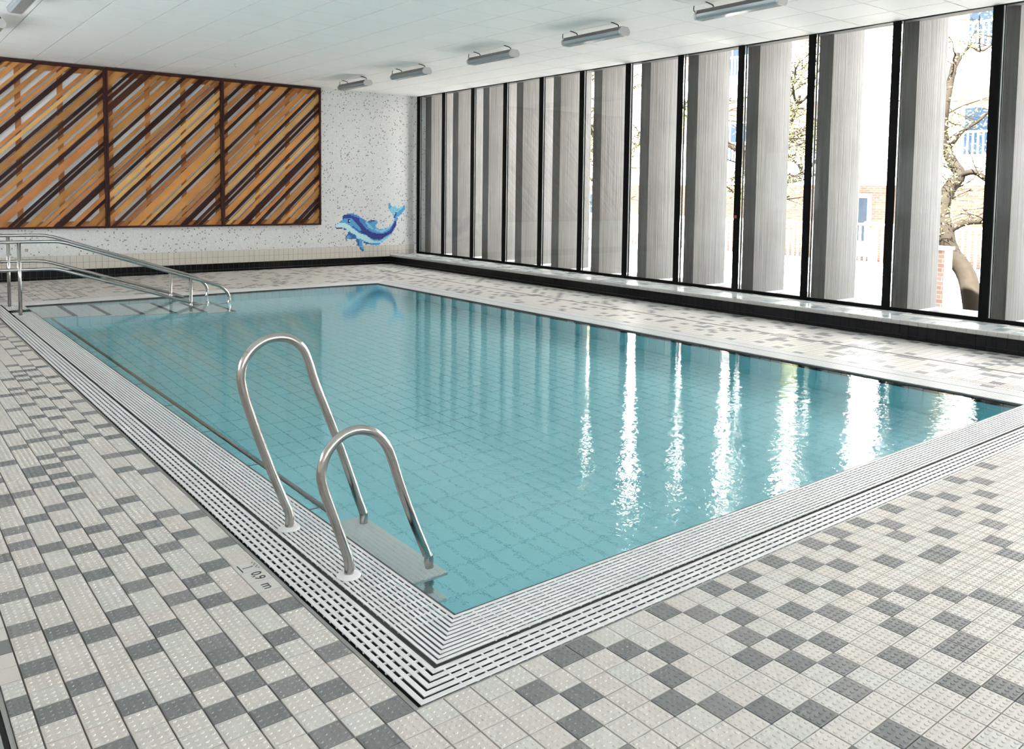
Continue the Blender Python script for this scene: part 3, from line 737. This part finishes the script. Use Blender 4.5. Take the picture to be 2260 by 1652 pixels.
def clip_band(x0, x1, z0, z1, c0, c1):
    """polygon of the 45 degree band c0 < z-x < c1 inside a rectangle"""
    poly = [(x0, z0), (x1, z0), (x1, z1), (x0, z1)]
    for sgn, c in ((1, c0), (-1, -c1)):
        out = []
        for i in range(len(poly)):
            p, q = poly[i], poly[(i+1) % len(poly)]
            dp = sgn*(p[1]-p[0])-c; dq = sgn*(q[1]-q[0])-c
            if dp >= 0: out.append(p)
            if dp*dq < 0:
                t_ = dp/(dp-dq); out.append((p[0]+(q[0]-p[0])*t_, p[1]+(q[1]-p[1])*t_))
        poly = out
        if len(poly) < 3: return None
    return poly
PZ0, PZ1 = .891, 3.738
WM = {'L': 'wood_l', 'O': 'wood_o', 'P': 'wood_p', 'D': 'wood_d', 'B': 'wood_b'}
prr = random.Random(3)
for nm, x0, x1, lab in (('left', -.29, 1.772, 'framed panel of diagonal wood slats cut off by the left picture edge'), ('middle', 1.776, 3.838, 'middle of three framed panels of diagonal wood slats'), ('right', 3.842, 5.895, 'framed panel of diagonal wood slats nearest the dolphin mosaic')):
    r = empty('wood_panel', ((x0+x1)/2, YF, PZ0)); tag(r, lab, 'wall panel', 'slatted wood panels on the far wall')
    O = Vector(((x0+x1)/2, YF, PZ0)); fw, fd = .034, .085
    MB().box(x0-O.x, x0+fw-O.x, -fd, -.002, 0, PZ1-PZ0).build('frame_side', M['dark_red_wood'], r)
    MB().box(x1-fw-O.x, x1-O.x, -fd, -.002, 0, PZ1-PZ0).build('frame_side', M['dark_red_wood'], r)
    MB().box(x0+fw-O.x, x1-fw-O.x, -fd, -.002, 0, fw).build('frame_bottom', M['dark_red_wood'], r)
    MB().box(x0+fw-O.x, x1-fw-O.x, -fd, -.002, PZ1-PZ0-fw*1.5, PZ1-PZ0).build('frame_top', M['dark_red_wood'], r)
    MB().box(x0+fw-O.x, x1-fw-O.x, -.0019, -.0004, fw, PZ1-PZ0-fw*1.5).build('backing_board', M['backing'], r)
    ix0, ix1, iz0, iz1 = x0+fw, x1-fw, PZ0+fw, PZ1-fw*1.5
    wd = ix1-ix0
    for q in range(4):
        bx = ix0+q*(wd-.088)/3; MB().box(bx-O.x, bx+.088-O.x, -.022, -.002, fw, PZ1-PZ0-fw*1.5).build('batten', M['wood_o'], r)
    MB().box(ix0+.089-O.x, ix1-.089-O.x, -.020, -.002, fw, fw+.09).build('batten', M['wood_o'], r)
    MB().box(ix0+.089-O.x, ix1-.089-O.x, -.020, -.002, PZ1-PZ0-fw*1.5-.09, PZ1-PZ0-fw*1.5).build('batten', M['wood_o'], r)
    for c0, c1, kd in PANELS[nm]:
        if kd in 'LOP' and c1-c0 > .10: c0 += .022
        elif kd in 'DB' and c1-c0 > .075: c0 += .010
        poly = clip_band(ix0+.001, ix1-.001, iz0+.001, iz1-.001, c0, c1)
        if not poly: continue
        yo = prr.choice((0., .006, .012)); pts = [(p[0]-O.x, p[1]-O.z) for p in poly]
        MB().prism(pts, 1, -.044-yo, -.0225).build('slat', M[WM[kd]], r)

# ------------------------------------------------------------------ dolphin mosaic
DX0, DPX = 6.242, .000988
def dz(y): return .869-(y-650)*.000874
def pin(x, y, poly):
    c = False; j = len(poly)-1
    for i in range(len(poly)):
        xi, yi = poly[i]; xj, yj = poly[j]
        if (yi > y) != (yj > y) and x < (xj-xi)*(y-yi)/(yj-yi)+xi: c = not c
        j = i
    return c
LAYERS = [
 ('mid', [(212,640),(300,590),(385,520),(385,440),(450,390),(520,355),(670,365),(760,400),(850,470),(950,520),(1010,560),(1080,600),(1230,720),(1300,760),(1420,755),(1500,720),(1600,660),(1660,590),(1690,510),(1690,470),(1790,470),(1750,570),(1730,660),(1690,760),(1620,880),(1540,980),(1440,1060),(1330,1120),(1280,1155),(1120,1150),(1000,1110),(900,1080),(880,1020),(740,960),(690,890),(590,850),(540,800),(530,770),(440,730),(400,700),(240,710)]),
 ('blue', [(385,440),(450,390),(520,355),(670,365),(760,400),(850,470),(950,520),(1010,640),(1100,790),(900,640),(700,470),(400,520)]),
 ('light', [(930,540),(1000,560),(1110,680),(1200,790),(1300,830),(1420,830),(1560,740),(1640,640),(1560,690),(1440,765),(1300,780),(1230,740),(1140,760),(1060,740),(980,640)]),
 ('blue', [(960,640),(1080,780),(1200,850),(1380,860),(1520,800),(1640,660),(1690,560),(1700,600),(1600,780),(1500,850),(1250,890),(1100,850)]),
 ('navy', [(385,440),(450,385),(580,390),(680,430),(790,470),(800,540),(860,620),(950,710),(1040,790),(1130,840),(1250,870),(1400,870),(1500,840),(1600,760),(1690,570),(1735,570),(1735,650),(1680,760),(1610,860),(1500,920),(1380,1000),(1300,1030),(1150,1020),(1070,960),(970,900),(850,830),(810,780),(860,770),(760,640),(650,500),(590,460),(440,470),(390,525)]),
 ('pale', [(225,650),(300,600),(420,580),(480,600),(560,650),(640,720),(720,780),(800,840),(900,890),(990,920),(1040,970),(1090,1010),(1200,1040),(1340,1050),(1420,990),(1560,920),(1610,890),(1540,980),(1440,1060),(1300,1110),(1120,1110),(1000,1080),(880,1020),(740,950),(690,890),(560,790),(480,730),(400,690),(240,690)]),
 ('light', [(1090,1010),(1200,1045),(1340,1055),(1420,995),(1560,925),(1600,905),(1500,1000),(1380,1080),(1250,1080),(1130,1050)]),
 ('mid', [(1010,560),(1080,520),(1250,545),(1250,600),(1210,650),(1225,720),(1100,640)]),
 ('navy', [(1080,518),(1190,518),(1190,548),(1080,548)]), ('teal', [(1010,550),(1120,545),(1100,600),(1020,590)]),
 ('light', [(1565,85),(1590,180),(1640,205),(1700,165),(1755,210),(1745,330),(1705,470),(1640,385),(1580,300),(1535,200)]),
 ('mid', [(1958,150),(1958,270),(1880,370),(1800,450),(1715,475),(1740,350),(1780,240),(1850,200)]),
 ('light', [(1780,240),(1850,195),(1930,200),(1850,260),(1770,330)]), ('mid', [(1545,110),(1575,110),(1600,200),(1560,280),(1540,200)]),
 ('navy', [(1715,340),(1735,340),(1720,440),(1690,480),(1670,470)]),
 ('mid', [(720,960),(830,1000),(880,1030),(890,1160),(910,1290),(870,1310),(810,1230),(760,1130)]),
 ('teal', [(720,960),(790,1010),(800,1130),(850,1230),(900,1230),(905,1290),(860,1300),(800,1220),(750,1120)]),
 ('teal', [(540,820),(690,880),(745,960),(700,985),(510,985),(480,1020),(460,1005),(480,900)]),
 ('mid', [(500,910),(580,910),(600,960),(500,985),(470,1000)]),
 ('navy', [(235,690),(400,695),(400,718),(235,718)]), ('navy', [(420,720),(480,720),(480,745),(420,745)]),
 ('ink', [(528,500),(580,510),(580,575),(528,575)]), ('white', [(550,515),(585,515),(585,545),(550,545)]),
 ('teal', [(890,1065),(950,1065),(1000,1090),(1085,1120),(1085,1140),(1000,1135),(900,1090)]), ('teal', [(600,660),(640,660),(900,860),(860,870),(720,770)])]
DC = {'navy': (.022, .03, .20), 'blue': (.055, .20, .50), 'mid': (.075, .30, .56), 'light': (.19, .50, .64), 'pale': (.44, .66, .70), 'teal': (.02, .11, .30), 'ink': (.006, .006, .01), 'white': (.8, .8, .8)}
cells = {}
for i in range(72):
    for j in range(52):
        cx_, cz_ = 6.225+(i+.5)*.025, .25+(j+.5)*.025
        px_ = 212+(cx_-DX0)/DPX; py_ = 650-(cz_-.869)/.000874; key = None
        for kn, poly in LAYERS:
            if pin(px_, py_, poly): key = kn
        if key: cells.setdefault(key, []).append((cx_, cz_))
dl = empty('dolphin_mosaic', (7.1, YF, .27)); tag(dl, 'leaping blue dolphin pictured in small mosaic tiles on the white wall', 'mosaic')
for kn, cs in cells.items():
    c = np.array([(x-7.1, -.0165 if z < .41 else -.0022, z-.27) for x, z in cs]); h = np.tile(np.array([(.0117, .0016, .0117)]), (len(cs), 1))
    v, f = box_arrays(c, h)
    me = fast_mesh('mosaic_tiles', v, [f], [plain('mosaic_'+kn, DC[kn], .25, var=.12, scale=40)])
    o = bpy.data.objects.new('mosaic_tiles', me); link(o, dl); tag(o, {'navy': 'navy back stripe', 'pale': 'pale belly', 'teal': 'dark flippers', 'ink': 'black eye', 'white': 'white glint in the eye', 'light': 'light blue tail and streaks', 'mid': 'mid blue body', 'blue': 'blue head and back'}[kn], kind='stuff')
sw = empty('wall_socket', (8.11, YF, .66)); tag(sw, 'small white wall plate low beside the window corner', 'wall plate')
MB().box(-.05, .05, -.014, -.0005, -.07, .07).build('plate', M['white_plastic'], sw); MB().box(-.03, .03, -.018, -.014, -.045, -.005).build('cover', M['lamp_cap'], sw)

# ------------------------------------------------------------------ ceiling lights
def lamp(x, y, lab, ln=1.06):
    r = empty('ceiling_light', (x, y, ZC)); tag(r, lab, 'ceiling light', 'tube lights hung below the ceiling')
    hy = ln/2; z0 = -.075
    MB().prism([(-.052, z0), (.052, z0), (.088, z0-.05), (-.088, z0-.05)], 1, -hy, hy).build('housing', M['lamp_body'], r)
    MB().prism([(-.086, z0-.0505), (.086, z0-.0505), (.080, z0-.085), (.055, z0-.105), (-.055, z0-.105), (-.080, z0-.085)], 1, -hy+.004, hy-.004).build('diffuser', M['diffuser'], r)
    for s in (-1, 1): MB().prism([(-.055, z0+.002), (.055, z0+.002), (.092, z0-.05), (.084, z0-.088), (.057, z0-.108), (-.057, z0-.108), (-.084, z0-.088), (-.092, z0-.05)], 1, s*hy-.012, s*hy+.012).build('end_cap', M['lamp_cap'], r)
    for s in (-.38, .38):
        MB().tube(spline([(-.06, s+.02, -.002), (.0, s+.015, -.012), (.045, s, -.03), (.05, s, -.075)], 5), .007, 8).build('bracket', M['black_wire'], r)
    MB().tube(spline([(.01, hy+.09, -.001), (.0, hy+.085, -.05), (.0, hy+.05, -.09), (0, hy+.01, -.1)], 6), .0055, 8).build('cable', M['black_wire'], r)
for y, lab in ((11.90, 'tube light on the ceiling closest to the wood panels'), (9.86, 'second tube light from the far wall in the right ceiling row'), (7.52, 'third tube light from the far wall in the right ceiling row'), (5.33, 'fourth tube light from the far wall in the right ceiling row'), (3.10, 'tube light cut off by the top picture edge above the windows')):
    lamp(5.78, y, lab)
lamp(-.26, 7.98, 'tube light cut off by the top left picture corner')
lamp(-.31, 10.13, 'tube light at the left picture edge next to the panels')
hk = empty('ceiling_hook', (3.39, 11.64, ZC)); tag(hk, 'tiny white hook on the ceiling above the middle wood panel', 'hook')
MB().lathe((0, 0, 0), [(.0, -.012), (.018, -.012), (.022, -.003), (.022, -.0005)], 14).build('base', M['white_plastic'], hk)
MB().tube([(0, 0, -.012), (0, 0, -.05), (.012, 0, -.062), (.022, 0, -.052)], .006, 8).build('pin', M['white_plastic'], hk)

# ------------------------------------------------------------------ outside: overhang, fins, ground
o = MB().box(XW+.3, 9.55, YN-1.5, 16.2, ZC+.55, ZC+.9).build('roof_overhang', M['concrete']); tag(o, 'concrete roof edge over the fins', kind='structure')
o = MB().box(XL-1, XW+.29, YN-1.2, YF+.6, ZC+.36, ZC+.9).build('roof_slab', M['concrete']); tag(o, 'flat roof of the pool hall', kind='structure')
o = MB().box(XW+.12, 60, -40, 80, -.75, -.45).build('ground_outside', M['asphalt']); tag(o, 'pale paved yard outside the windows', kind='structure')
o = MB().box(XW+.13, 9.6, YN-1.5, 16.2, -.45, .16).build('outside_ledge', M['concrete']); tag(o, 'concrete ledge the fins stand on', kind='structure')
FY = [13.42, 12.35, 11.24, 10.13, 9.03, 7.95, 6.83, 5.845, 4.736, 3.593, 2.463, 1.335, .21, -.9, -2.0, -3.1, -4.2]
FL = 'concrete fin standing outside the %s window bay from the far corner'
for k, yr in enumerate(FY):
    f = empty('concrete_fin', (8.9, yr+.086, .16)); tag(f, FL % ORD[k], 'concrete fin', 'board marked concrete fins outside')
    th = .24 if k == 0 else .205
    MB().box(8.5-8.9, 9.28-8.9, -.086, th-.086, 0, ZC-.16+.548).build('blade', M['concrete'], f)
    MB().box(8.47-8.9, 9.31-8.9, -.096, th-.076, -.002, .03).build('foot', M['white_paint'], f)

# ------------------------------------------------------------------ apartment block across the yard
BX = 24.0
ap = empty('apartment_building', (BX, 14, -.45)); tag(ap, 'sunlit brick apartment block with white balconies across the yard', 'building')
def ab(x0, x1, y0, y1, z0, z1, nm, mt, par=None): return MB().box(x0-BX, x1-BX, y0-14, y1-14, z0+.45, z1+.45).build(nm, M[mt], par or ap)
ab(BX, BX+8, -8, 50, -.45, 12.5, 'wall', 'brick')
for lv, z in enumerate((2.0, 4.85, 7.7)):
    ab(BX-2.6, BX-.001, -8, 50, z, z+.25, 'balcony_slab', 'white_paint'); ab(BX-2.6, BX-2.48, -8, 50, z+.251, z+.75, 'parapet', 'white_paint')
    yy = -7.5
    while yy < 49:
        pn = ab(BX-.06, BX-.002, yy+.5, yy+2.3, z+.75, z+2.35, 'window', 'white_paint')
        ab(BX-.075, BX-.061, yy+.58, yy+1.36, z+.83, z+2.27, 'pane', 'window_glass_far', pn); ab(BX-.075, BX-.061, yy+1.44, yy+2.22, z+.83, z+2.27, 'pane', 'window_glass_far', pn)
        yy += 4.6
    rl = MB(); z0 = z+.45+.66
    rl.box(-2.57, -2.52, -22, 36, z0+.70, z0+.75); rl.box(-2.57, -2.52, -22, 36, z0+.091, z0+.12)
    yv = -22
    while yv < 36: rl.box(-2.56, -2.53, yv, yv+.035, z0+.12, z0+.70); yv += .13
    o = rl.build('railing', M['white_paint'], ap)
    yv = -8
    while yv < 50: ab(BX-2.4, BX-.002, yv, yv+.16, z+.251, z+2.849, 'party_wall', 'white_paint'); yv += 9.2
yy = -7.0
while yy < 49:
    pn = ab(BX-.06, BX-.002, yy, yy+1.0, -.3, 1.75, 'door', 'white_paint'); ab(BX-.075, BX-.061, yy+.12, yy+.88, .2, 1.6, 'pane', 'window_glass_far', pn); yy += 6.1
gf = MB()
yv = -22
while yv < 36: gf.box(-4.01, -3.97, yv, yv+.05, .15, 1.35); yv += .16
gf.box(-4.02, -3.96, -22, 36, 1.3, 1.36); gf.box(-4.02, -3.96, -22, 36, .12, .18)
gfe = gf.build('yard_fence', M['white_paint']); gfe.location = (BX, 14, -.45); tag(gfe, 'white railing fence in front of the apartment block', 'fence')
# downpipe, sign post, planter
o = MB().tube([(BX-2.75, 10.3, -.45), (BX-2.75, 10.3, 4.84)], .06, 10).build('white_pole', M['white_paint']); tag(o, 'slim white pole standing before the brick facade', 'pole')  # plain white pipe on the facade side, carries no lamp
sp = empty('sign_post', (15.2, 6.55, -.45)); tag(sp, 'short orange post with small red and white signs in the yard', 'post')
MB().tube([(0, 0, 0), (0, 0, 1.55)], .06, 10).build('post', M['orange_paint'], sp); MB().box(-.08, -.062, -.12, .1, 1.15, 1.35).build('sign', M['white_paint'], sp); MB().box(-.08, -.062, -.2, .14, 1.45, 1.55).build('sign', M['red'], sp)
pl = empty('brick_planter', (12.6, 4.15, -.45)); tag(pl, 'low sloping brick wall beside the gnarled tree', 'wall')
MB().prism([(-.35, 0), (.05, 0), (.5, .75), (.5, 1.2), (-.35, 1.2)], 0, -.15, .15).build('brickwork', M['brick_pale'], pl); MB().prism([(-.37, 1.2), (.52, 1.2), (.52, 1.25), (-.37, 1.25)], 0, -.18, .18).build('coping', M['white_paint'], pl)

# trees
def tree(loc, seed, h, lab, lean=(0, 0), paths=None):
    r_ = random.Random(seed); t_ = empty('yard_tree', loc); tag(t_, lab, 'tree', 'spring trees in the yard')
    trunk, twigs, lf = MB(), MB(), []
    def grow(p, d, ln, rad, lev):
        n = 5; pts = [Vector(p)]; dd = Vector(d).normalized()
        for i in range(n):
            dd = (dd+Vector((r_.uniform(-1, 1), r_.uniform(-1, 1), r_.uniform(-.5, .7)))*(.34 if lev else .30)).normalized()
            pts.append(pts[-1]+dd*ln/n)
        rs = [rad*(1-.5*i/n) for i in range(n+1)]
        (trunk if lev < 2 else twigs).tube(spline(pts, 2), [rad*(1-.5*i/(2*n)) for i in range(2*n+1)], 8 if lev < 2 else 4, caps=False)
        if lev >= 2:
            for i in range(1, n+1):
                for _ in range(3): lf.append(pts[i]+Vector((r_.gauss(0, .07), r_.gauss(0, .07), r_.gauss(-.05, .09))))
        if lev < 4:
            k = {0: 6, 1: 6, 2: 5, 3: 3}[lev]
            for q in range(k):
                f = .35+.65*(q+r_.random()*.6)/k; i = min(int(f*n), n-1); o_ = pts[i].lerp(pts[i+1], .5)
                a = r_.uniform(0, 6.28); up = {0: .45, 1: .25, 2: -.1, 3: -.5}[lev]
                grow(o_, dd*.45+Vector((math.cos(a), math.sin(a), up)), ln*{0: .62, 1: .58, 2: .6, 3: .6}[lev]*r_.uniform(.8, 1.15), rad*(.5 if lev else .48), lev+1)
    if paths:
        for pp, ra, rb in paths:
            q_ = spline([(x+.12*math.sin(3*z), y, z) for x, y, z in pp], 4); m_ = len(q_)
            trunk.tube(q_, [ra+(rb-ra)*i/(m_-1) for i in range(m_)], 9, caps=False)
            for i in range(m_//4, m_, 2):
                a = r_.uniform(0, 6.28); grow(q_[i], (math.cos(a), math.sin(a), .5), h*.10*r_.uniform(.8, 1.3), .013, 3)
    else: grow((0, 0, 0), (lean[0], lean[1], 1), h*.55, .17, 0)
    trunk.build('trunk', M['bark'], t_); o = twigs.build('twigs', M['bark'], t_); tag(o, kind='stuff')
    v = []; f = []
    for p in lf:
        a, b_ = r_.uniform(0, 6.28), r_.uniform(-1, 1); u = Vector((math.cos(a), math.sin(a), b_)).normalized()*.030; w_ = u.cross(Vector((r_.random(), r_.random(), .3))).normalized()*.012
        i = len(v); v += [p-u, p+w_, p+u, p-w_]; f.append((i, i+1, i+2, i+3))
    me = bpy.data.meshes.new('leaves'); me.from_pydata([tuple(x) for x in v], [], f); me.materials.append(M['leaf'])
    o = bpy.data.objects.new('leaves', me); link(o, t_); tag(o, kind='stuff')
tree((13.4, 3.9, -.45), 11, 6.5, 'gnarled spring tree seen through the rightmost full window bay', paths=[
    ([(0, -.23, 0), (0, -.03, .69), (0, .21, 1.12), (0, .28, 1.48), (0, .37, 1.88), (0, .31, 2.25), (0, .18, 2.47), (0, .34, 2.74), (0, .44, 3.16), (0, .38, 3.64), (0, .35, 4.26), (0, .32, 4.61)], .17, .05),
    ([(0, .28, 1.47), (.1, 0, 1.65), (.2, -.29, 1.69), (.4, -.57, 1.82), (.7, -.9, 2.2)], .075, .03), ([(0, .18, 2.47), (-.1, -.11, 2.52), (-.2, -.41, 2.36), (-.3, -.69, 2.4), (-.4, -1.0, 2.7)], .06, .02),
    ([(0, .35, 4.26), (0, .14, 4.69), (0, -.08, 4.59), (.1, -.29, 4.8), (.2, -.6, 5.2)], .03, .015), ([(0, .37, 1.88), (.2, .65, 2.2), (.4, .9, 2.36), (.6, 1.2, 2.8)], .05, .02), ([(0, .38, 2.92), (.1, .15, 3.23), (.2, -.14, 3.44), (.3, -.5, 3.9)], .04, .015), ([(0, .40, 3.4), (-.2, .7, 3.8), (-.3, 1.0, 4.3), (-.2, 1.3, 4.9)], .04, .015)])
tree((16.5, 10.2, -.45), 5, 7.0, 'leafing yard tree seen between the middle fins', (.1, .1))
tree((18.0, 16.5, -.45), 23, 7.5, 'leafing yard tree farthest away behind the fins', (-.1, .1))
